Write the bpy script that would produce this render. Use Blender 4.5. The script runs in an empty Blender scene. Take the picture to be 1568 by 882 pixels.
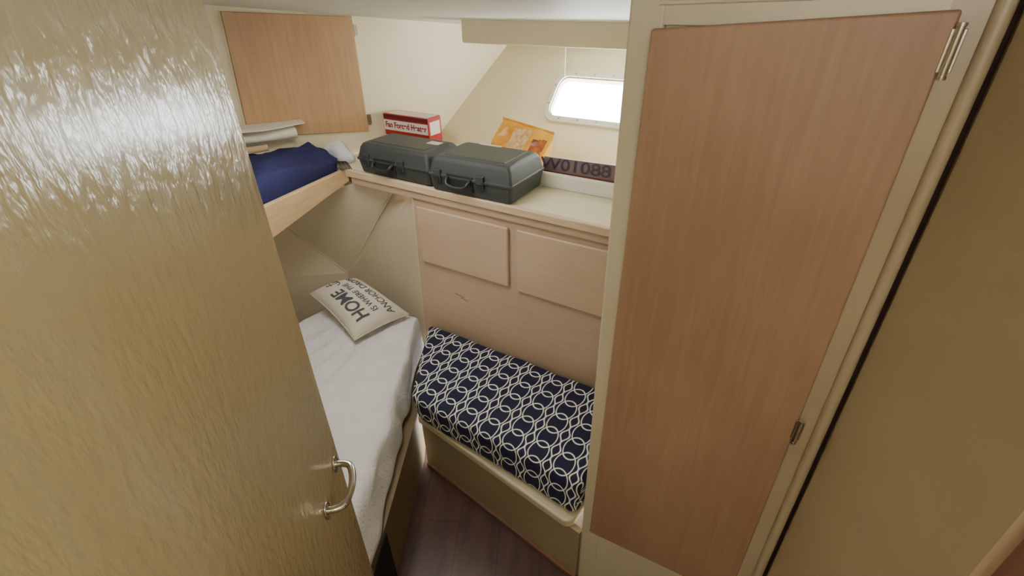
import bpy, bmesh, math, random
from mathutils import Vector, Matrix, noise
random.seed(3)
scene=bpy.context.scene
COL=bpy.context.collection

# ---------------------------------------------------------------- materials
def srgb(r,g,b):
    f=lambda c:(c/255/12.92) if c/255<=0.04045 else ((c/255+0.055)/1.055)**2.4
    return (f(r),f(g),f(b),1)
def new_mat(name):
    m=bpy.data.materials.new(name); m.use_nodes=True
    nt=m.node_tree; b=nt.nodes['Principled BSDF']
    return m,nt,b
def N(nt,t,**k):
    n=nt.nodes.new(t)
    for a,v in k.items(): setattr(n,a,v)
    return n
def paint(name,c1,c2=None,rough=.5,scale=3,bump=.05,bscale=60,spec=.5,metal=0,stretch=(1,1,1),coat=0):
    m,nt,b=new_mat(name)
    c2=c2 or tuple(min(1,x*.9) for x in c1[:3])+(1,)
    tc=N(nt,'ShaderNodeTexCoord'); mp=N(nt,'ShaderNodeMapping'); mp.inputs['Scale'].default_value=stretch
    nt.links.new(tc.outputs['Object'],mp.inputs[0])
    n1=N(nt,'ShaderNodeTexNoise'); n1.inputs['Scale'].default_value=scale; n1.inputs['Detail'].default_value=4
    nt.links.new(mp.outputs[0],n1.inputs['Vector'])
    r=N(nt,'ShaderNodeValToRGB'); r.color_ramp.elements[0].position=.35; r.color_ramp.elements[1].position=.68
    r.color_ramp.elements[0].color=c2; r.color_ramp.elements[1].color=c1
    nt.links.new(n1.outputs['Fac'],r.inputs[0]); nt.links.new(r.outputs[0],b.inputs['Base Color'])
    n2=N(nt,'ShaderNodeTexNoise'); n2.inputs['Scale'].default_value=bscale; n2.inputs['Detail'].default_value=3
    nt.links.new(mp.outputs[0],n2.inputs['Vector'])
    bp=N(nt,'ShaderNodeBump'); bp.inputs['Strength'].default_value=bump; bp.inputs['Distance'].default_value=.01
    nt.links.new(n2.outputs['Fac'],bp.inputs['Height']); nt.links.new(bp.outputs[0],b.inputs['Normal'])
    b.inputs['Roughness'].default_value=rough; b.inputs['Metallic'].default_value=metal
    b.inputs['Specular IOR Level'].default_value=spec
    if coat: b.inputs['Coat Weight'].default_value=coat; b.inputs['Coat Roughness'].default_value=.15
    return m
def wood(name,c1,c2,axis='Z',rough=.5,contrast=1.0,scale=14,bump=.03):
    """fine straight grain running along `axis`, broken up by large soft blotches"""
    m,nt,b=new_mat(name)
    st={'X':(.05,1,1),'Y':(1,.05,1),'Z':(1,1,.05)}[axis]
    tc=N(nt,'ShaderNodeTexCoord'); mp=N(nt,'ShaderNodeMapping'); mp.inputs['Scale'].default_value=st
    nt.links.new(tc.outputs['Object'],mp.inputs[0])
    g=N(nt,'ShaderNodeTexNoise'); g.inputs['Scale'].default_value=scale*6; g.inputs['Detail'].default_value=6; g.inputs['Distortion'].default_value=.6
    nt.links.new(mp.outputs[0],g.inputs['Vector'])
    g2=N(nt,'ShaderNodeTexNoise'); g2.inputs['Scale'].default_value=scale*.35; g2.inputs['Detail'].default_value=3
    nt.links.new(mp.outputs[0],g2.inputs['Vector'])
    bl=N(nt,'ShaderNodeTexNoise'); bl.inputs['Scale'].default_value=3.5
    nt.links.new(tc.outputs['Object'],bl.inputs['Vector'])
    a=N(nt,'ShaderNodeMath',operation='MULTIPLY_ADD'); a.inputs[1].default_value=.45*contrast; nt.links.new(g.outputs['Fac'],a.inputs[0])
    a2=N(nt,'ShaderNodeMath',operation='MULTIPLY'); a2.inputs[1].default_value=.3; nt.links.new(g2.outputs['Fac'],a2.inputs[0]); nt.links.new(a2.outputs[0],a.inputs[2])
    a3=N(nt,'ShaderNodeMath',operation='MULTIPLY_ADD'); a3.inputs[1].default_value=.35; nt.links.new(bl.outputs['Fac'],a3.inputs[0]); nt.links.new(a.outputs[0],a3.inputs[2])
    r=N(nt,'ShaderNodeValToRGB'); r.color_ramp.elements[0].position=.38; r.color_ramp.elements[1].position=.68
    r.color_ramp.elements[0].color=c2; r.color_ramp.elements[1].color=c1
    nt.links.new(a3.outputs[0],r.inputs[0]); nt.links.new(r.outputs[0],b.inputs['Base Color'])
    bp=N(nt,'ShaderNodeBump'); bp.inputs['Strength'].default_value=bump; bp.inputs['Distance'].default_value=.004
    nt.links.new(g.outputs['Fac'],bp.inputs['Height']); nt.links.new(bp.outputs[0],b.inputs['Normal'])
    b.inputs['Roughness'].default_value=rough
    return m

M_cream =paint('cream_paint',srgb(230,218,186),srgb(221,208,174),rough=.42,bump=.02,scale=2)
M_ceil  =paint('ceiling_vinyl',srgb(234,236,224),srgb(226,228,216),rough=.55,bump=.02)
M_frame =paint('closet_frame_paint',srgb(210,198,170),srgb(200,187,158),rough=.36,bump=.03,scale=3)
M_framed=paint('closet_frame_paint_shaded',srgb(190,172,142),srgb(176,157,128),rough=.34,bump=.03,scale=3)  # same frame paint, darkened: shade on the right side put into the colour
M_hull  =paint('hull_liner',srgb(204,192,168),srgb(194,182,157),rough=.6,bump=.12,bscale=220)
M_count =paint('countertop_laminate',srgb(238,230,202),srgb(231,222,193),rough=.32,bump=.01)
M_rail  =paint('white_rail_paint',srgb(230,228,216),rough=.4,bump=.01)
M_door  =paint('door_gloss_paint',srgb(182,165,124),srgb(169,151,110),rough=.22,bump=.30,bscale=95,scale=1.5,stretch=(1,1,.38),coat=.4,spec=.6)
M_bench =paint('bench_paint',srgb(166,149,116),srgb(154,137,104),rough=.5,bump=.02)
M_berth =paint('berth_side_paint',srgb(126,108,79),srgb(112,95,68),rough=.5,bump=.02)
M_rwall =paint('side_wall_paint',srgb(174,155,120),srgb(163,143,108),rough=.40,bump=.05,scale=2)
M_closet=wood('closet_door_wood',srgb(178,144,116),srgb(156,119,92),'Z',rough=.5,contrast=.7)
M_panel =wood('panel_wood_pale',srgb(200,177,152),srgb(182,157,132),'X',rough=.5,contrast=.7)
M_drawer=wood('drawer_wood_pale',srgb(206,183,156),srgb(190,165,138),'X',rough=.45,contrast=.6)
M_trimw =wood('edge_trim_wood',srgb(218,194,164),srgb(184,152,120),'X',rough=.4,contrast=1.2)
M_board =wood('bunk_board_wood',srgb(222,194,152),srgb(200,168,126),'Y',rough=.4,contrast=1)
M_cab   =wood('wall_cabinet_wood',srgb(180,144,105),srgb(156,119,83),'Z',rough=.45,contrast=1)
M_brown =wood('brown_door_wood',srgb(130,90,68),srgb(104,70,52),'Z',rough=.45)
M_chrome=paint('chrome',srgb(215,212,205),rough=.14,metal=1,bump=0)
M_steel =paint('brushed_steel',srgb(170,158,138),rough=.35,metal=1,bump=0)
M_dark  =paint('dark_gap',srgb(46,28,22),rough=.9,bump=0)
M_case  =paint('case_plastic',srgb(62,68,67),srgb(54,60,59),rough=.5,bump=.25,bscale=500)
M_cased =paint('case_plastic_dark',srgb(38,43,43),rough=.45,bump=.05)
M_sheet =paint('white_sheet_cloth',srgb(238,237,238),srgb(226,226,228),rough=.9,bump=.5,bscale=130,scale=9)
M_pilw  =paint('pillow_canvas',srgb(224,216,202),srgb(210,201,185),rough=.95,bump=.3,bscale=700)
M_ink   =paint('printed_ink',srgb(80,84,88),rough=.9,bump=0)
M_blue  =paint('navy_blanket_cloth',srgb(42,46,98),srgb(31,35,80),rough=.85,bump=.2,bscale=300)
M_paper =paint('rolled_paper',srgb(224,216,200),rough=.8,bump=.02)
M_card  =paint('cardboard_tan',srgb(170,146,112),rough=.8,bump=.02)
M_red   =paint('box_red_print',srgb(168,34,34),srgb(150,26,28),rough=.4,bump=0)
M_maroon=paint('box_maroon_print',srgb(100,32,34),rough=.4,bump=0)
M_white =paint('box_white_print',srgb(236,230,222),rough=.4,bump=0)
M_bag   =paint('yellow_plastic_bag',srgb(238,178,62),srgb(222,146,38),rough=.32,bump=.25,bscale=40,scale=8)
M_bago  =paint('bag_orange_print',srgb(214,118,44),srgb(112,52,30),rough=.35,bump=.1,scale=34)
M_bagl  =paint('bag_pale_print',srgb(236,206,150),srgb(206,150,96),rough=.4,bump=.1,scale=60)
M_sign  =paint('sign_brown',srgb(124,104,100),srgb(110,90,86),rough=.4,bump=0)
M_signt =paint('sign_letter',srgb(58,47,68),rough=.4,bump=0)
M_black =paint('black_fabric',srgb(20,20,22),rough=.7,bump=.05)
M_label =paint('pale_label',srgb(220,216,206),rough=.6,bump=0)

# floor planks
def floor_mat():
    m,nt,b=new_mat('floor_dark_planks')
    tc=N(nt,'ShaderNodeTexCoord'); mp=N(nt,'ShaderNodeMapping'); mp.inputs['Rotation'].default_value=(0,0,math.radians(62))
    nt.links.new(tc.outputs['Object'],mp.inputs[0])
    br=N(nt,'ShaderNodeTexBrick'); br.inputs['Color1'].default_value=srgb(90,64,55); br.inputs['Color2'].default_value=srgb(80,56,48)
    br.inputs['Mortar'].default_value=srgb(58,40,34); br.inputs['Scale'].default_value=1; br.inputs['Mortar Size'].default_value=.0014
    br.inputs['Brick Width'].default_value=1.1; br.inputs['Row Height'].default_value=.15
    nt.links.new(mp.outputs[0],br.inputs['Vector'])
    mp2=N(nt,'ShaderNodeMapping'); mp2.inputs['Scale'].default_value=(2,7,1); nt.links.new(mp.outputs[0],mp2.inputs[0])
    n=N(nt,'ShaderNodeTexNoise'); n.inputs['Scale'].default_value=3; n.inputs['Detail'].default_value=6; nt.links.new(mp2.outputs[0],n.inputs['Vector'])
    r=N(nt,'ShaderNodeValToRGB'); r.color_ramp.elements[0].position=.3; r.color_ramp.elements[0].color=(.6,.6,.6,1); r.color_ramp.elements[1].position=.7; r.color_ramp.elements[1].color=(1.2,1.17,1.17,1)
    nt.links.new(n.outputs['Fac'],r.inputs[0])
    mx=N(nt,'ShaderNodeMix',data_type='RGBA',blend_type='MULTIPLY'); mx.inputs[0].default_value=1
    nt.links.new(br.outputs[0],mx.inputs[6]); nt.links.new(r.outputs[0],mx.inputs[7]); nt.links.new(mx.outputs[2],b.inputs['Base Color'])
    b.inputs['Roughness'].default_value=.3
    return m
M_floor=floor_mat()

# navy cushion fabric with interlocking white rings (UV in metres)
def ring_mat():
    m,nt,b=new_mat('navy_ring_fabric')
    uv=N(nt,'ShaderNodeUVMap'); sp=N(nt,'ShaderNodeSeparateXYZ'); nt.links.new(uv.outputs[0],sp.inputs[0])
    def math_(op,a,bv=None,c=None):
        n=N(nt,'ShaderNodeMath',operation=op)
        for i,v in enumerate((a,bv,c)):
            if v is None: continue
            if isinstance(v,(int,float)): n.inputs[i].default_value=v
            else: nt.links.new(v,n.inputs[i])
        return n.outputs[0]
    PX,PY=.094,.070
    s0=math_('SUBTRACT',math_('FRACT',math_('DIVIDE',sp.outputs[0],PX)),.5); t0=math_('SUBTRACT',math_('FRACT',math_('DIVIDE',sp.outputs[1],PY)),.5)
    s=math_('MULTIPLY',s0,PX*100); t=math_('MULTIPLY',t0,PY*100)   # centimetres from the cell centre
    X_,Y_=PX*100,PY*100
    ds=[]
    def ringd(cx,cy,rx,ry):
        e=math_('SQRT',math_('ADD',math_('POWER',math_('ABSOLUTE',math_('DIVIDE',math_('SUBTRACT',s,cx),rx)),2.0),math_('POWER',math_('ABSOLUTE',math_('DIVIDE',math_('SUBTRACT',t,cy),ry)),2.0)))
        ds.append(math_('MULTIPLY',math_('ABSOLUTE',math_('SUBTRACT',e,1)),(rx+ry)/2))
    for cy in (-Y_,0,Y_): ringd(0,cy,3.15,4.75)
    w=math_('MULTIPLY_ADD',math_('COSINE',math_('MULTIPLY',t0,2*math.pi)),-.72,.72)
    sa=math_('ABSOLUTE',math_('SUBTRACT',math_('ABSOLUTE',s),X_/2))
    ds.append(math_('MULTIPLY',math_('ABSOLUTE',math_('SUBTRACT',sa,w)),.85))
    d=ds[0]
    for x in ds[1:]: d=math_('MINIMUM',d,x)
    mr=N(nt,'ShaderNodeMapRange'); mr.inputs[1].default_value=.19; mr.inputs[2].default_value=.27; mr.inputs[3].default_value=1; mr.inputs[4].default_value=0
    nt.links.new(d,mr.inputs[0])
    mx=N(nt,'ShaderNodeMix',data_type='RGBA'); mx.inputs[6].default_value=srgb(25,27,58); mx.inputs[7].default_value=srgb(236,236,226)
    nt.links.new(mr.outputs[0],mx.inputs[0]); nt.links.new(mx.outputs[2],b.inputs['Base Color'])
    b.inputs['Roughness'].default_value=.85
    return m
M_ring=ring_mat()

# ---------------------------------------------------------------- mesh helpers
def empty(name,loc=(0,0,0)):
    o=bpy.data.objects.new(name,None); o.empty_display_size=.05; COL.objects.link(o); return o
def add(name,verts,faces,mat,parent=None,bevel=0,smooth=False,seg=3):
    me=bpy.data.meshes.new(name); me.from_pydata([tuple(v) for v in verts],[],faces); me.update()
    bm=bmesh.new(); bm.from_mesh(me); bmesh.ops.recalc_face_normals(bm,faces=bm.faces); bm.to_mesh(me); bm.free()
    o=bpy.data.objects.new(name,me); COL.objects.link(o)
    if isinstance(mat,(list,tuple)):
        for x in mat: me.materials.append(x)
    else: me.materials.append(mat)
    if parent: o.parent=parent
    if bevel:
        b=o.modifiers.new('bevel','BEVEL'); b.width=bevel; b.segments=seg; b.limit_method='ANGLE'; b.angle_limit=math.radians(35)
        smooth=True
    if smooth:
        for p in me.polygons: p.use_smooth=True
        if bevel:
            w=o.modifiers.new('wn','WEIGHTED_NORMAL'); w.keep_sharp=True
    return o
def box(name,x0,x1,y0,y1,z0,z1,mat,parent=None,bevel=0):
    v=[(x0,y0,z0),(x1,y0,z0),(x1,y1,z0),(x0,y1,z0),(x0,y0,z1),(x1,y0,z1),(x1,y1,z1),(x0,y1,z1)]
    f=[(0,3,2,1),(4,5,6,7),(0,1,5,4),(1,2,6,5),(2,3,7,6),(3,0,4,7)]
    return add(name,v,f,mat,parent,bevel)
def prism(name,pts,ext,mat,parent=None,bevel=0,seg=3):
    """polygon pts (3D) swept by vector ext"""
    n=len(pts); e=Vector(ext)
    v=[Vector(p) for p in pts]+[Vector(p)+e for p in pts]
    f=[tuple(range(n)),tuple(range(2*n-1,n-1,-1))]+[(i,(i+1)%n,n+(i+1)%n,n+i) for i in range(n)]
    return add(name,v,f,mat,parent,bevel,seg=seg)
def slab(name,pts,z0,z1,mat,parent=None,bevel=0):
    return prism(name,[(p[0],p[1],z0) for p in pts],(0,0,z1-z0),mat,parent,bevel)
def tube(name,pts,r,mat,parent=None,res=10,cyclic=False,bez=False):
    cu=bpy.data.curves.new(name,'CURVE'); cu.dimensions='3D'; cu.bevel_depth=r; cu.bevel_resolution=4; cu.use_fill_caps=True
    s=cu.splines.new('NURBS' if bez else 'POLY'); s.points.add(len(pts)-1)
    for i,p in enumerate(pts): s.points[i].co=(*p,1)
    if bez: s.order_u=3; s.use_endpoint_u=True; s.resolution_u=8
    s.use_cyclic_u=cyclic
    o=bpy.data.objects.new(name,cu); COL.objects.link(o)
    dg=bpy.context.evaluated_depsgraph_get(); me=bpy.data.meshes.new_from_object(o.evaluated_get(dg))
    bpy.data.objects.remove(o); bpy.data.curves.remove(cu)
    me.materials.clear(); me.materials.append(mat)
    o=bpy.data.objects.new(name,me); COL.objects.link(o)
    for p in me.polygons: p.use_smooth=True
    if parent: o.parent=parent
    return o
def text_mesh(body,size,align='CENTER',bold=0.0):
    cu=bpy.data.curves.new('txt','FONT'); cu.body=body; cu.size=size; cu.align_x=align; cu.align_y='CENTER'; cu.offset=bold
    o=bpy.data.objects.new('txt',cu); COL.objects.link(o)
    dg=bpy.context.evaluated_depsgraph_get(); me=bpy.data.meshes.new_from_object(o.evaluated_get(dg))
    bpy.data.objects.remove(o); bpy.data.curves.remove(cu)
    return me
def place_text(name,body,size,origin,right,up,mat,parent,bold=0,align='CENTER',off=.001,sx=1):
    me=text_mesh(body,size,align,bold); R=Vector(right).normalized(); U=Vector(up); U=(U-R*U.dot(R)).normalized(); Nn=R.cross(U)
    for v in me.vertices: v.co=Vector(origin)+R*v.co.x*sx+U*v.co.y+Nn*off
    me.materials.clear(); me.materials.append(mat)
    o=bpy.data.objects.new(name,me); COL.objects.link(o); o.parent=parent; return o
def tri(c8,a,b,c):
    c8=[Vector(x) for x in c8]
    lo=(c8[0]*(1-a)+c8[1]*a)*(1-b)+(c8[3]*(1-a)+c8[2]*a)*b
    hi=(c8[4]*(1-a)+c8[5]*a)*(1-b)+(c8[7]*(1-a)+c8[6]*a)*b
    return lo*(1-c)+hi*c
def soft(name,c8,r,res,mat,parent=None,amp=0,nscale=6,crown=0,seed=0,fn=None):
    """rounded, slightly wrinkled upholstery block warped into 8 corner points (bottom 4, top 4)"""
    C=[Vector(x) for x in c8]
    L=Vector(((C[1]-C[0]).length+(C[2]-C[3]).length,(C[3]-C[0]).length+(C[2]-C[1]).length,(C[4]-C[0]).length+(C[6]-C[2]).length))*.5
    nx,ny,nz=res; idx={}; verts=[]; faces=[]
    def vid(i,j,k):
        if (i,j,k) in idx: return idx[(i,j,k)]
        p=Vector((i/nx*L.x,j/ny*L.y,k/nz*L.z))
        q=Vector([min(max(p[t],min(r,L[t]/2)),L[t]-min(r,L[t]/2)) for t in range(3)])
        d=p-q; n=d.normalized() if d.length>1e-9 else Vector((0,0,1))
        if d.length>r: p=q+n*r
        a,b,c=p.x/L.x,p.y/L.y,p.z/L.z
        w=tri(C,a,b,c)
        if crown: w.z+=crown*c*math.sin(math.pi*min(max(a,0),.9999))**.6*math.sin(math.pi*min(max(b,0),.9999))**.6
        if amp and k>0:
            h=noise.fractal(w*nscale+Vector((seed,seed,0)),1,2,4)
            w+=n*amp*h
        if fn: w=fn(w,a,b,c)
        idx[(i,j,k)]=len(verts); verts.append(w); return idx[(i,j,k)]
    for i in range(nx):
        for j in range(ny):
            faces.append((vid(i,j,nz),vid(i+1,j,nz),vid(i+1,j+1,nz),vid(i,j+1,nz)))
            faces.append((vid(i,j,0),vid(i,j+1,0),vid(i+1,j+1,0),vid(i+1,j,0)))
    for i in range(nx):
        for k in range(nz):
            faces.append((vid(i,0,k),vid(i+1,0,k),vid(i+1,0,k+1),vid(i,0,k+1)))
            faces.append((vid(i,ny,k),vid(i,ny,k+1),vid(i+1,ny,k+1),vid(i+1,ny,k)))
    for j in range(ny):
        for k in range(nz):
            faces.append((vid(0,j,k),vid(0,j,k+1),vid(0,j+1,k+1),vid(0,j+1,k)))
            faces.append((vid(nx,j,k),vid(nx,j+1,k),vid(nx,j+1,k+1),vid(nx,j,k+1)))
    return add(name,verts,faces,mat,parent,smooth=True)
def rrect(cx,cy,w,h,r,n=6):
    pts=[]
    for (sx,sy,a0) in ((1,1,0),(-1,1,90),(-1,-1,180),(1,-1,270)):
        for i in range(n+1):
            a=math.radians(a0+90*i/n); pts.append((cx+sx*(w/2-r)+r*math.cos(a),cy+sy*(h/2-r)+r*math.sin(a)))
    return pts

ceilz=lambda y:1.80-.1165*y
lwx=lambda y:-2.523+.467*y

# ---------------------------------------------------------------- room shell
box('floor',-2.7,.9,-1.2,1.5,-.03,0,M_floor)
prism('ceiling',[(-2.9,-1.25,ceilz(-1.25)),(.9,-1.25,ceilz(-1.25)),(.9,2.6,ceilz(2.6)),(-2.9,2.6,ceilz(2.6))],(0,0,.03),M_ceil)
nl=Vector((-1,.467,0)).normalized()*.03
prism('wall_left',[(lwx(-.15),-.15,.93),(lwx(2.45),2.45,.93),(lwx(2.45),2.45,ceilz(2.45)+.02),(lwx(-.15),-.15,ceilz(-.15)+.02)],nl,M_cream)
# window wall: leans outward at 45 degrees, plane Y = Z + .845
def winwall():
    bm=bmesh.new()
    P=lambda x,z,o=0:Vector((x,z+.845,z))+Vector((0,.7071,-.7071))*o
    outer=[(-1.85,.98),(.9,.98),(.9,1.56),(-1.5,1.56)]
    hole=rrect(-.80,1.266,.59,.156,.040)
    ov=[bm.verts.new(P(*p)) for p in outer]; hv=[bm.verts.new(P(*p)) for p in hole]
    es=[bm.edges.new((l[i],l[(i+1)%len(l)])) for l in (ov,hv) for i in range(len(l))]
    bmesh.ops.triangle_fill(bm,edges=es,use_beauty=True)
    me=bpy.data.meshes.new('wall_window'); bm.to_mesh(me); bm.free()
    o=bpy.data.objects.new('wall_window',me); COL.objects.link(o); me.materials.append(M_cream)
    s=o.modifiers.new('s','SOLIDIFY'); s.thickness=.025; s.offset=0
    w=empty('window_1')
    def ring(name,po,pi,o0,o1,mat):
        n=len(po); v=[P(*p,o0) for p in po]+[P(*p,o0) for p in pi]+[P(*p,o1) for p in po]+[P(*p,o1) for p in pi]; f=[]
        for i in range(n):
            j=(i+1)%n
            f+=[(i,j,n+j,n+i),(2*n+i,3*n+i,3*n+j,2*n+j),(i,2*n+i,2*n+j,j),(n+i,n+j,3*n+j,3*n+i)]
        return add(name,v,f,mat,w,bevel=.002)
    ring('frame',rrect(-.80,1.266,.616,.182,.052),rrect(-.80,1.266,.578,.144,.038),-.026,-.012,M_rail)
    ring('inner_rim',rrect(-.80,1.266,.586,.152,.042),rrect(-.80,1.266,.570,.136,.034),-.018,.01,M_steel)
    m,nt,b=new_mat('window_glass'); nt.nodes.remove(b)
    tr=N(nt,'ShaderNodeBsdfTransparent'); tr.inputs[0].default_value=(.96,.98,.98,1); gl=N(nt,'ShaderNodeBsdfGlossy'); gl.inputs['Roughness'].default_value=.05
    mx=N(nt,'ShaderNodeMixShader'); mx.inputs[0].default_value=.06; nt.links.new(tr.outputs[0],mx.inputs[1]); nt.links.new(gl.outputs[0],mx.inputs[2]); nt.links.new(mx.outputs[0],nt.nodes['Material Output'].inputs[0])
    pp=rrect(-.80,1.266,.58,.146,.040); add('pane',[P(*p,.004) for p in pp],[tuple(range(len(pp)))],m,w)
    for (sx,sz) in ((-1.098,1.30),(-1.098,1.235),(-1.02,1.185),(-.93,1.185),(-.84,1.185),(-.75,1.185),(-1.02,1.347),(-.93,1.347),(-.84,1.347)):
        c=P(sx,sz,-.027); 
        vv=[c+Vector((math.cos(a)*.004,math.sin(a)*.0028,math.sin(a)*.0028)) for a in [k*math.pi/4 for k in range(8)]]
        prism('screw',vv,Vector((0,-.7071,.7071))*.002,M_steel,w)
winwall()
# battens along the joint and ceiling
tube('trim_1',[(-1.690,1.80,.96),(-1.621,1.935,1.092),(-1.452,2.290,1.448),(-1.425,2.352,1.508)],.006,M_cream)
b=box('trim_2',-1.33,-.2,1.75,1.80,1.514,1.600,M_cream,None,.008)
# bow hull liner seen under the bunk and the counter
Pc=(-1.84,1.37,.50); Rp=(-1.48,1.47,1.02); Lp=(-2.05,1.106,.94)
hull=add('wall_hull',[( -1.84,-.12,.0),(-1.84,1.37,.0),Pc,Lp,(-2.45,-.12,.94),Rp,(-1.345,1.366,.0),(-1.31,1.366,1.02),(-1.70,1.60,1.02),(-1.95,1.40,.98)],
   [(0,1,2,3,4),(2,5,3),(1,6,7,5,2),(5,8,9,3)],M_hull)
tube('trim_3',[Pc,(-1.575,1.437,.885),Rp],.004,M_hull); tube('trim_4',[Pc,Lp],.004,M_hull)
# bulkhead with the doorway (behind the open door)
box('wall_front',-2.62,-.27,-.17,-.13,0,1.80,M_cream)
# right side wall, continuing from the closet toward the viewer
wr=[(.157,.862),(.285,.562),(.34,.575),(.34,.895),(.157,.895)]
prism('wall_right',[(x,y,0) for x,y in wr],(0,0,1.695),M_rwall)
box('wall_corridor_right',.41,.44,-1.2,.60,0,1.74,M_cream)
box('light_block_left',-1.0,-.97,-1.2,-.18,0,1.82,M_cream)  # unseen side panel added to keep sky light out
box('light_block_aft',-1.0,.44,-1.24,-1.2,0,1.93,M_cream)  # unseen panel added aft so sky light enters only by the window

# ---------------------------------------------------------------- closet
cl=empty('closet')
x0,x1,yf=-.321,.142,.87
prism('carcass',[(x0,yf+.018,0),(.155,yf+.018,0),(.155,yf+.018,ceilz(.89)-.002),(x0,yf+.018,ceilz(.89)-.002)],(0,.85,-.1),M_frame,cl)
box('stile_l',x0,-.262,yf,yf+.02,0,1.694,M_frame,cl,.006)
box('stile_r',.085,x1-.008,yf,yf+.02,0,1.694,M_framed,cl,.004)
box('rail_top',-.264,.09,yf,yf+.02,1.645,1.694,M_frame,cl,.002)
box('rail_bottom',-.264,.09,yf,yf+.02,0,.33,M_frame,cl,.002)
prism('door_panel',[(-.290,yf-.014,.303),(.100,yf-.014,.335),(.100,yf-.014,1.668),(-.277,yf-.014,1.640)],(0,.014,0),M_closet,cl,.004)
tube('edge_bead',[(.139,yf-.001,0),(.139,yf-.001,1.692)],.0105,M_framed,cl)
box('shadow_gap',.148,.158,yf+.006,yf+.02,0,1.69,M_dark,cl)
tube('top_moulding',[(-.27,yf-.004,1.676),(.14,yf-.004,1.688)],.004,M_frame,cl)
def hinge(name,x,y,z,h,parent,w=.016):
    tube(name+'_barrel',[(x,y-.006,z-h/2),(x,y-.006,z+h/2)],.0048,M_chrome,parent)
    for s in (-1,1): box(name+'_leaf',min(x,x+s*w),max(x,x+s*w),y-.003,y,z-h/2+.003,z+h/2-.003,M_steel,parent,.001)
    for s in (-1,1): tube(name+'_finial',[(x,y-.006,z+s*h/2),(x,y-.006,z+s*(h/2+.004))],.0058,M_chrome,parent)
hinge('hinge_1',.104,yf-.012,1.623,.056,cl,.008); hinge('hinge_2',.103,yf-.012,.957,.052,cl,.008)

# brown door seen at the far right edge
bd=empty('door_2')
prism('leaf',[(.292,.550,0),(.345,.40,0),(.385,.41,0),(.335,.560,0)],(0,0,1.4),M_brown,bd,.003)

# ---------------------------------------------------------------- open cabin door (left)
d1=empty('door_1')
E=Vector((-.600,.342,0)); dd=Vector((.636,-.769,0)).normalized(); nn=Vector((.769,.636,0)).normalized()
H=E+dd*.60
prism('leaf',[E+Vector((0,0,.015)),H+Vector((0,0,.015)),H-nn*.035+Vector((0,0,.015)),E-nn*.035+Vector((0,0,.015))],(0,0,1.725),M_door,d1,.003)
zc=.990
u=Vector((0,0,1))
A=E+dd*.031+Vector((0,0,zc+.003)); B=E+dd*.117+Vector((0,0,zc-.004))
tube('pull_bow',[A+nn*.002,A+nn*.018,A+nn*.031+dd*.008,(A+B)/2+nn*.038,B+nn*.031-dd*.008,B+nn*.018,B+nn*.002],.0062,M_chrome,d1,bez=True)
for q,nm in ((A,'a'),(B,'b')):
    pts=[q+dd*math.cos(t)*.013+u*math.sin(t)*.017 for t in [k*math.pi/8 for k in range(16)]]
    prism('pull_base_'+nm,pts,nn*.004,M_chrome,d1,.0015)
for k,(q) in enumerate((A+u*.010,A-u*.010,B+u*.010,B-u*.010)):
    pts=[q+dd*math.cos(t)*.003+u*math.sin(t)*.003+nn*.004 for t in [j*math.pi/4 for j in range(8)]]
    prism('pull_screw',pts,nn*.0015,M_steel,d1)
for z in (.25,.9,1.5):
    tube('hinge_barrel',[H+nn*.004+u*(z-.04),H+nn*.004+u*(z+.04)],.006,M_steel,d1)

# ---------------------------------------------------------------- upper bunk
ub=empty('upper_bunk')
slab('platform',[(-1.692,1.335),(-1.47,-.12),(lwx(-.12)+.01,-.12),(lwx(1.335)+.01,1.335)],.985,1.03,M_frame,ub)
P1=Vector((-1.663,1.345,0)); P2=Vector((-1.592,.896,0)); P3=Vector((-1.43,-.12,0)); th=Vector((-.022,-.003,0))
v=[P1+u*1.012,P2+u*.942,P3+u*.93,P3+u*1.06,P1+u*1.066]
prism('lee_board',v,th,M_board,ub,.004)
soft('navy_blanket',[(-1.50,.1,1.034),(-1.69,1.31,1.034),(-1.90,1.28,1.034),(-2.42,.1,1.034),
      (-1.50,.1,1.135),(-1.688,1.34,1.120),(-1.86,1.365,1.155),(-2.38,.1,1.155)],.03,(80,46,8),M_blue,None,amp=.030,nscale=8,crown=.012,seed=4)
soft('white_pillow',[(-1.84,1.37,1.066),(-1.72,1.36,1.066),(-1.675,1.42,1.066),(-1.79,1.46,1.066),
      (-1.86,1.37,1.14),(-1.72,1.36,1.128),(-1.685,1.41,1.108),(-1.805,1.47,1.15)],.03,(16,14,8),M_sheet,None,amp=.008,nscale=14,crown=.018,seed=2)
fr=empty('blanket_fringe')
for k in range(9):
    p=Vector((-1.668+.002*random.random(),1.285+.007*k,1.112-.002*k)); tube('tassel',[p,p+Vector((.012,.003,.002)),p+Vector((.020+.004*random.random(),.008,-.022)),p+Vector((.022,.012,-.040+.01*random.random()))],.0016,M_black,fr,bez=True)
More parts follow.
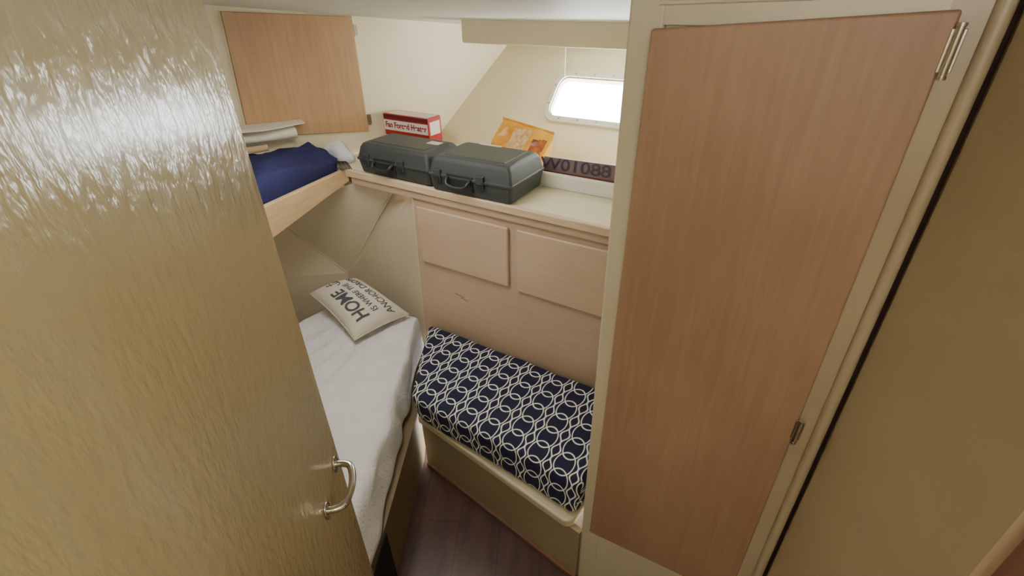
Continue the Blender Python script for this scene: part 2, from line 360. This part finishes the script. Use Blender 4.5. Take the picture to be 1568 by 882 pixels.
# rolled chart
rc=empty('rolled_chart')
def roll(name,p0,p1,r,mat,flat=.75,turns=1.8):
    p0=Vector(p0);p1=Vector(p1);ax=(p1-p0).normalized();s=Vector((-ax.y,ax.x,0)).normalized()
    n=40;vv=[];ff=[]
    for i in range(n):
        t=i/(n-1)*turns*2*math.pi; rr=r*(1-.35*i/(n-1)); o=s*math.cos(t)*rr+u*math.sin(t)*rr*flat
        vv+= [p0+o,p1+o]
    for i in range(n-1): ff.append((2*i,2*i+2,2*i+3,2*i+1))
    o=add(name,vv,ff,mat,rc,smooth=True); sd=o.modifiers.new('s','SOLIDIFY'); sd.thickness=.0015
roll('roll',(-2.09,.78,1.212),(-1.865,1.285,1.206),.032,M_paper)
prism('flat_sheet',[(-2.11,.60,1.252),(-1.92,1.00,1.252),(-1.850,1.14,1.242),(-1.825,1.31,1.240),(-1.875,1.33,1.244),(-2.08,.90,1.258)],(0,0,.003),M_paper,rc)
roll('tan_roll',(-1.99,.78,1.184),(-1.84,1.13,1.182),.018,M_card)

# ---------------------------------------------------------------- counter with drawer front panel
dc=empty('drawer_counter')
slab('top',[(-1.655,1.348),(-.325,1.338),(-.325,1.88),(lwx(1.88)+.012,1.88),(lwx(1.405)+.012,1.405),(lwx(1.345)+.012,1.345)],1.032,1.062,M_count,dc)
prism('front_edge_wood',[(-1.665,1.329,1.036),(-.325,1.319,1.036),(-.325,1.319,1.066),(-1.665,1.329,1.068)],(0,.02,0),M_trimw,dc,.005)
prism('under_trim',[(-1.64,1.336,1.006),(-.325,1.330,1.006),(-.325,1.330,1.036),(-1.64,1.336,1.036)],(0,.014,0),M_panel,dc,.003)
prism('front_panel',[(-1.345,1.345,.28),(-.325,1.345,.28),(-.325,1.345,1.03),(-1.312,1.345,1.03)],(0,.018,0),M_panel,dc,.002)
prism('panel_edge',[(-1.349,1.343,.28),(-1.340,1.343,.28),(-1.307,1.343,1.01),(-1.316,1.343,1.01)],(0,.02,0),M_frame,dc,.001)
prism('drawer_1',[(-1.289,1.331,.733),(-.868,1.331,.735),(-.864,1.331,.978),(-1.289,1.331,.976)],(0,.014,0),M_drawer,dc,.006)
prism('drawer_2',[(-.832,1.331,.729),(-.42,1.331,.727),(-.42,1.331,.983),(-.829,1.331,.980)],(0,.014,0),M_drawer,dc,.006)
for (xx,zz,l,a) in ((-1.14,.615,.05,-.12),(-1.11,.603,.035,-.25)):
    prism('scuff',[(xx,1.3445,zz),(xx+l,1.3445,zz+l*a),(xx+l,1.3445,zz+l*a+.0012),(xx,1.3445,zz+.0018)],(0,.001,0),M_dark,dc)
box('fiddle_rail',-1.16,-.325,1.56,1.582,1.062,1.116,M_rail,dc,.006)

# bench
bs=empty('bench_seat')
prism('front',[(-1.058,.974,0),(-.325,.868,0),(-.325,.868,.25),(-1.058,.974,.25)],(.003,.02,0),M_bench,bs)
lip=[(-1.062,.962),(-.40,.868)]
for k in range(7):
    a=math.radians(-90+15*k); lip.append((-.385+.035*math.cos(a)*1.0,.90+.035*math.sin(a)))
lip+=[(-.325,1.343),(-1.318,1.343)]
slab('seat_board',lip,.245,.280,M_frame,bs,.008)
prism('toe_trim',[(-1.050,.960,0),(-.325,.856,0),(-.325,.856,.02),(-1.050,.960,.02)],(.002,.014,0),M_brown,bs,.003)

cus=soft('bench_cushion',[(-1.048,.952,.283),(-.352,.888,.283),(-.335,1.322,.283),(-1.288,1.322,.283),
      (-1.046,.922,.428),(-.345,.905,.428),(-.335,1.322,.428),(-1.292,1.322,.428)],.03,(60,36,10),M_ring,None,amp=.005,nscale=7,crown=.012,seed=9)
me=cus.data; uvl=me.uv_layers.new(name='UVMap')
for p in me.polygons:
    n=p.normal
    for li in p.loop_indices:
        c=me.vertices[me.loops[li].vertex_index].co
        if abs(n.x)>.8: uvl.data[li].uv=(c.x+(c.z-.43)*(-1 if n.x>0 else 1),c.y)
        else: uvl.data[li].uv=(c.x,c.y+(c.z-.43))

# ---------------------------------------------------------------- lower berth
lb=empty('lower_berth')
side=lambda y:-1.08+(.976-y)*.561
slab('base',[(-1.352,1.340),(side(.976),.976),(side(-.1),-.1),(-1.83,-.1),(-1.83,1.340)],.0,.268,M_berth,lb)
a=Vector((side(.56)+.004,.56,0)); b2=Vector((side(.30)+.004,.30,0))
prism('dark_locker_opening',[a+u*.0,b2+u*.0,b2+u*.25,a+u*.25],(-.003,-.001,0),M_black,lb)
def wr_fn(w,a,b,c):
    if c>.5:
        k=noise.noise(w*3+Vector((5,1,2)))
        w.z+=.008*math.sin(b*46+a*9+3*noise.noise(w*4))*k*2
        w.z+=.0012*math.sin(w.x*150)*math.sin(w.y*150)
    if b<.10:
        w.x+=.009*math.sin(a*34+4*noise.noise(w*5))*(1-c*.7); w.z+=.004*(1+math.sin(a*21))*(1-c)
    return w
soft('mattress',[(-.435,-.08,.272),(-1.335,1.318,.272),(-1.800,1.330,.272),(-1.82,-.08,.272),
      (-.515,-.08,.432),(-1.350,1.325,.432),(-1.79,1.325,.432),(-1.80,-.08,.432)],.03,(150,90,12),M_sheet,None,amp=.013,nscale=6,crown=.006,seed=7,fn=wr_fn)

# throw pillow
tp=empty('throw_pillow')
pD=Vector((-1.437,1.030,.462)); pA=Vector((-1.800,1.115,.530)); pC=Vector((-1.365,1.285,.468)); pB=Vector((-1.665,1.275,.568))
PN=(pA-pD).cross(pD-pC).normalized(); PN=PN if PN.z>0 else -PN
def pil(a,b,side=1):
    base=(pC*(1-a)+pB*a)*(1-b)+(pD*(1-a)+pA*a)*b
    ea=1-abs(2*a-1)**3; eb=1-abs(2*b-1)**3
    f=(max(0,ea)*max(0,eb))**.5
    bow=.012*((1-(2*a-1)**2)*((2*b-1)**4)*(1 if b<.5 else -1))
    base=base+(pD-pC).normalized()*bow
    bow2=.010*((1-(2*b-1)**2)*((2*a-1)**4)*(1 if a<.5 else -1))
    base=base+(pA-pD).normalized()*bow2
    wr=.006*noise.fractal(base*13,1,2,3)
    return base+PN*(f*(.068 if side>0 else -.03)+wr*f)
nA,nB=48,34
vv=[];ff=[]
for sd in (1,-1):
    for i in range(nA+1):
        for j in range(nB+1):
            vv.append(pil(.5-.5*math.cos(math.pi*i/nA),.5-.5*math.cos(math.pi*j/nB),sd))
W=(nA+1)*(nB+1); g=lambda s,i,j:s*W+i*(nB+1)+j
for s in (0,1):
    for i in range(nA):
        for j in range(nB): ff.append((g(s,i,j),g(s,i+1,j),g(s,i+1,j+1),g(s,i,j+1)))
o=add('pillow_body',vv,ff,M_pilw,tp,smooth=True)
bm=bmesh.new(); bm.from_mesh(o.data); bmesh.ops.remove_doubles(bm,verts=bm.verts,dist=.0002); bmesh.ops.recalc_face_normals(bm,faces=bm.faces); bm.to_mesh(o.data); bm.free()
for p in o.data.polygons: p.use_smooth=True
edge=[pil(i/30,0) for i in range(30)]+[pil(1,i/20) for i in range(20)]+[pil(1-i/30,1) for i in range(30)]+[pil(0,1-i/20) for i in range(20)]
tube('piping',edge,.0025,M_pilw,tp,cyclic=True)
def pil_text(name,body,size,ca,cb,sx=1,bold=0,sy=1):
    me=text_mesh(body,size,'CENTER',bold)
    bm=bmesh.new(); bm.from_mesh(me); bmesh.ops.triangulate(bm,faces=bm.faces)
    for _ in range(3):
        es=[e for e in bm.edges if e.calc_length()>.012]
        if es: bmesh.ops.subdivide_edges(bm,edges=es,cuts=1); bmesh.ops.triangulate(bm,faces=bm.faces)
    for v in bm.verts:
        a=ca+v.co.x*sx/.35; b_=cb+v.co.y*sy/.25
        v.co=pil(a,b_)+PN*.0018
    bm.to_mesh(me); bm.free(); me.materials.clear(); me.materials.append(M_ink)
    o=bpy.data.objects.new(name,me); COL.objects.link(o); o.parent=tp
pil_text('print_line_1','HOME',.084,.40,.70,.86,.0018)
pil_text('print_line_2','IS WHERE THE',.036,.45,.46,.95,.0005)
pil_text('print_line_3','ANCHOR DROPS',.044,.47,.26,.88,.0005)
def pil_curve(name,pts,r=.0018):
    tube(name,[pil(0.86+x/.35,.60+y/.25)+Vector((0,0,.001)) for x,y in pts],r,M_ink,tp)
pil_curve('anchor_shank',[(0,-.028),(0,.026)])
pil_curve('anchor_stock',[(-.012,.016),(.012,.016)])
pil_curve('anchor_arms',[(-.022*math.cos(t),-.006-.022*math.sin(t)) for t in [k*math.pi/10 for k in range(11)]])
pil_curve('anchor_ring',[(.006*math.cos(t),.032+.006*math.sin(t)) for t in [k*math.pi/5 for k in range(11)]],.0013)

# ---------------------------------------------------------------- wall cabinet on left wall
wc=empty('wall_cabinet')
nin=Vector((1,-.467,0)).normalized()
def onw(y,z,o=0): return Vector((lwx(y),y,z))+nin*o
prism('door_leaf',[onw(1.150,1.203,.002),onw(1.592,1.156,.002),onw(1.600,1.611,.002),onw(1.174,1.646,.002)],nin*.016,M_cab,wc,.003)
prism('frame',[onw(1.142,1.192,.0005),onw(1.600,1.144,.0005),onw(1.608,1.613,.0005),onw(1.166,1.650,.0005)],nin*.004,M_cream,wc,.001)
for z in (1.205,1.562):
    c=onw(1.602,z,.014); tube('hinge',[c-u*.022,c+u*.022],.005,M_steel,wc)
    prism('hinge_leaf',[onw(1.604,z-.02,.006),onw(1.614,z-.02,.006),onw(1.614,z+.02,.006),onw(1.604,z+.02,.006)],nin*.003,M_steel,wc)

# ---------------------------------------------------------------- tool cases
def toolcase(x,y,ang,w,d,h,hc=.40):
    t=empty('tool_case'); R=Matrix.Translation((x,y,1.068))@Matrix.Rotation(ang,4,'Z')
    T=lambda p:R@Vector(p)
    loops=[(0,.014),(.006,.009),(h*.46,.002),(h*.47,-.002),(h*.53,-.002),(h*.54,.002),(h*.86,.012),(h*.97,.020),(h,.028)]
    vv=[];ff=[];n=None
    for z,i in loops:
        pts=rrect(w/2,d/2,w-2*i,d-2*i,.013,4); n=len(pts); vv+=[T((px,py,z)) for px,py in pts]
    for k in range(len(loops)-1):
        for i in range(n): ff.append((k*n+i,k*n+(i+1)%n,(k+1)*n+(i+1)%n,(k+1)*n+i))
    ff.append(tuple(range(n-1,-1,-1))); ff.append(tuple((len(loops)-1)*n+i for i in range(n)))
    add('shell',vv,ff,M_case,t,bevel=.0015)
    def lbx(nm,a0,a1,b0,b1,c0,c1,m,bev=.002):
        P=[(a0,b0,c0),(a1,b0,c0),(a1,b1,c0),(a0,b1,c0),(a0,b0,c1),(a1,b0,c1),(a1,b1,c1),(a0,b1,c1)]
        return add(nm,[T(p) for p in P],[(0,3,2,1),(4,5,6,7),(0,1,5,4),(1,2,6,5),(2,3,7,6),(3,0,4,7)],m,t,bev)
    lbx('lid_field',.05,w-.05,.045,d-.04,h-.003,h+.003,M_case,.003)
    cx=w*hc
    lbx('handle_recess',cx-.056,cx+.056,-.0012,.012,h*.16,h*.60,M_cased,.002)
    tube('handle',[T((cx-.048,.0,h*.50)),T((cx-.048,-.018,h*.46)),T((cx-.036,-.026,h*.30)),T((cx+.036,-.026,h*.30)),T((cx+.048,-.018,h*.46)),T((cx+.048,.0,h*.50))],.0065,M_cased,t,bez=True)
    for lx in (cx+.088,cx-.095):
        lbx('latch',lx-.016,lx+.016,-.007,.006,h*.32,h*.68,M_case,.003)
        lbx('latch_tab',lx-.011,lx+.011,-.011,-.004,h*.34,h*.50,M_cased,.002)
    for k in range(2):
        lbx('back_hinge',w*.25+k*w*.5-.02,w*.25+k*w*.5+.02,d-.004,d+.004,h*.4,h*.6,M_cased,.002)
    return t,lbx
t1,l1=toolcase(-1.575,1.330,math.radians(0),.375,.215,.120,.40)
l1('label',.27,.325,.12,.155,.1225,.124,M_label,0)
t2,l2=toolcase(-1.190,1.312,math.radians(1.5),.352,.245,.127,.40)
l2('label',.10,.19,.200,.215,.1295,.131,M_label,0)

# ---------------------------------------------------------------- heater box
hb=empty('heater_box')
bx0,bx1,by0,by1,bz0,bz1=-1.705,-1.445,1.630,1.715,1.063,1.232
box('carton',bx0,bx1,by0,by1,bz0,bz1,M_red,hb,.002)
box('white_band',bx0+.002,bx1-.004,by0-.001,by0,1.163,1.207,M_white,hb)
box('white_panel',bx0+.002,bx1-.03,by0-.001,by0,1.118,1.140,M_white,hb)
box('maroon_band',bx0+.002,bx1-.002,by0-.0008,by0,1.214,1.230,M_maroon,hb)
box('maroon_panel',bx0+.05,bx0+.16,by0-.0012,by0,1.066,1.112,M_maroon,hb)
box('top_print',bx0+.01,bx1-.01,by0+.01,by1-.01,bz1,bz1+.0008,M_white,hb)
box('side_print',bx1,bx1+.0008,by0+.01,by1-.01,1.16,1.215,M_white,hb)
place_text('carton_title','Fan Forced Heater',.034,((bx0+bx1)/2,by0-.001,1.186),(1,0,0),(0,0,1),M_red,hb,.0012,sx=.92)

# ---------------------------------------------------------------- yellow bag
yb=empty('yellow_food_bag')
def bagfn(w,a,b,c):
    # pinch toward the crimped top edge, sharp folds in the film
    pin=max(0,c-.55)/.45
    mid=1.69+.02*c
    w.y=w.y*(1-.8*pin)+mid*.8*pin
    r=1-abs(noise.noise(w*19+Vector((3,8,1))))*2
    w.y-=.010*r*(1-.5*pin); w.x+=.006*noise.noise(w*23); w.z+=.006*noise.noise(Vector((w.x*26,1.3,w.z*3)))*c
    return w
bag=soft('bag_body',[(-1.165,1.625,1.066),(-.905,1.600,1.066),(-.905,1.70,1.066),(-1.165,1.71,1.066),
      (-1.112,1.665,1.252),(-.872,1.650,1.218),(-.880,1.705,1.218),(-1.107,1.725,1.252)],.010,(56,16,44),[M_bag,M_bagl,M_bago],yb,fn=bagfn)
for p in bag.data.polygons:
    c=p.center
    if p.normal.y<-.05:
        q=c.x+(c.z-1.15)*-.25
        if -1.065<q<-.985 and 1.150<c.z<1.226: p.material_index=1
        elif -.965<q<-.905 and 1.10<c.z<1.20: p.material_index=2
        elif -1.13<q<-1.08 and 1.09<c.z<1.125: p.material_index=2
crimp=[];cf=[]
for k in range(25):
    x=-1.112+k*.0097; z=1.250-k*.00140; y=1.704+(.0016 if k%2 else -.0016)
    crimp+=[(x,y,z-.004),(x,y,z+.010)]
for k in range(24): cf.append((2*k,2*k+2,2*k+3,2*k+1))
o=add('bag_crimp',crimp,cf,M_bag,yb); sd=o.modifiers.new('s','SOLIDIFY'); sd.thickness=.0012

# ---------------------------------------------------------------- registration sign
sg=empty('number_sign')
def sgp(x,z,o=0): return Vector((x,1.600+(z-1.062)*.25-o,z))
prism('board',[sgp(-.88,1.064),sgp(-.33,1.064),sgp(-.33,1.168),sgp(-.88,1.155)],(0,.006,0),M_sign,sg,.001)
prism('red_stripe',[sgp(-.88,1.085,.001),sgp(-.33,1.092,.001),sgp(-.33,1.114,.001),sgp(-.88,1.108,.001)],(0,.001,0),M_maroon,sg)
place_text('numbers','W01088',.058,sgp(-.890,1.132,.001),(1,.0,.014),(0,.25,1),M_signt,sg,.0006,'LEFT',sx=1.38)

# blind cord by the window
bc=empty('blind_cord')
for k in range(20):
    bm=bmesh.new(); bmesh.ops.create_uvsphere(bm,u_segments=8,v_segments=6,radius=.0026,matrix=Matrix.Translation((-1.067,2.150,1.354+k*.0064)))
    me=bpy.data.meshes.new('bead'); bm.to_mesh(me); bm.free(); me.materials.append(M_rail)
    o=bpy.data.objects.new('bead',me); COL.objects.link(o); o.parent=bc
tube('hook',[(-1.067,2.150,1.482),(-1.067,2.25,1.486),(-1.067,2.345,1.490)],.002,M_steel,bc)

# ---------------------------------------------------------------- lights
w=bpy.data.worlds.new('World'); scene.world=w; w.use_nodes=True
bg=w.node_tree.nodes['Background']; bg.inputs[0].default_value=(.93,.97,1,1); bg.inputs[1].default_value=27
def area(name,loc,target,sx,sy,e,col):
    l=bpy.data.lights.new(name,'AREA'); l.shape='RECTANGLE'; l.size=sx; l.size_y=sy; l.energy=e; l.color=col
    o=bpy.data.objects.new(name,l); COL.objects.link(o); o.location=loc
    o.rotation_euler=(Vector(target)-Vector(loc)).to_track_quat('-Z','Y').to_euler(); return o
area('daylight_outside_window',(-.75,2.75,1.75),(-.85,1.8,1.05),1.1,.7,70,(.97,.98,1))
area('fill_light_overhead',(-1.15,.85,1.67),(-1.15,.85,0),.45,.45,7.8,(1,.96,.90))  # unseen overhead lamp added to brighten the berth; no hatch is built
area('fill_light_behind',(.0,-.75,1.80),(-.4,1.2,.7),.7,.4,6,(1,.94,.84))  # unseen lamp added behind the camera to fill the cabin

# ---------------------------------------------------------------- camera
cam=bpy.data.cameras.new('camera'); cam.sensor_width=36; cam.lens=17.33; cam.clip_start=.02
co=bpy.data.objects.new('camera',cam); COL.objects.link(co)
Mx=Matrix(((.8487,-.2622,.4593,0),(.5283,.4501,-.7199,0),(-.0179,.8538,.5203,1.70),(0,0,0,1)))
co.matrix_world=Mx; scene.camera=co
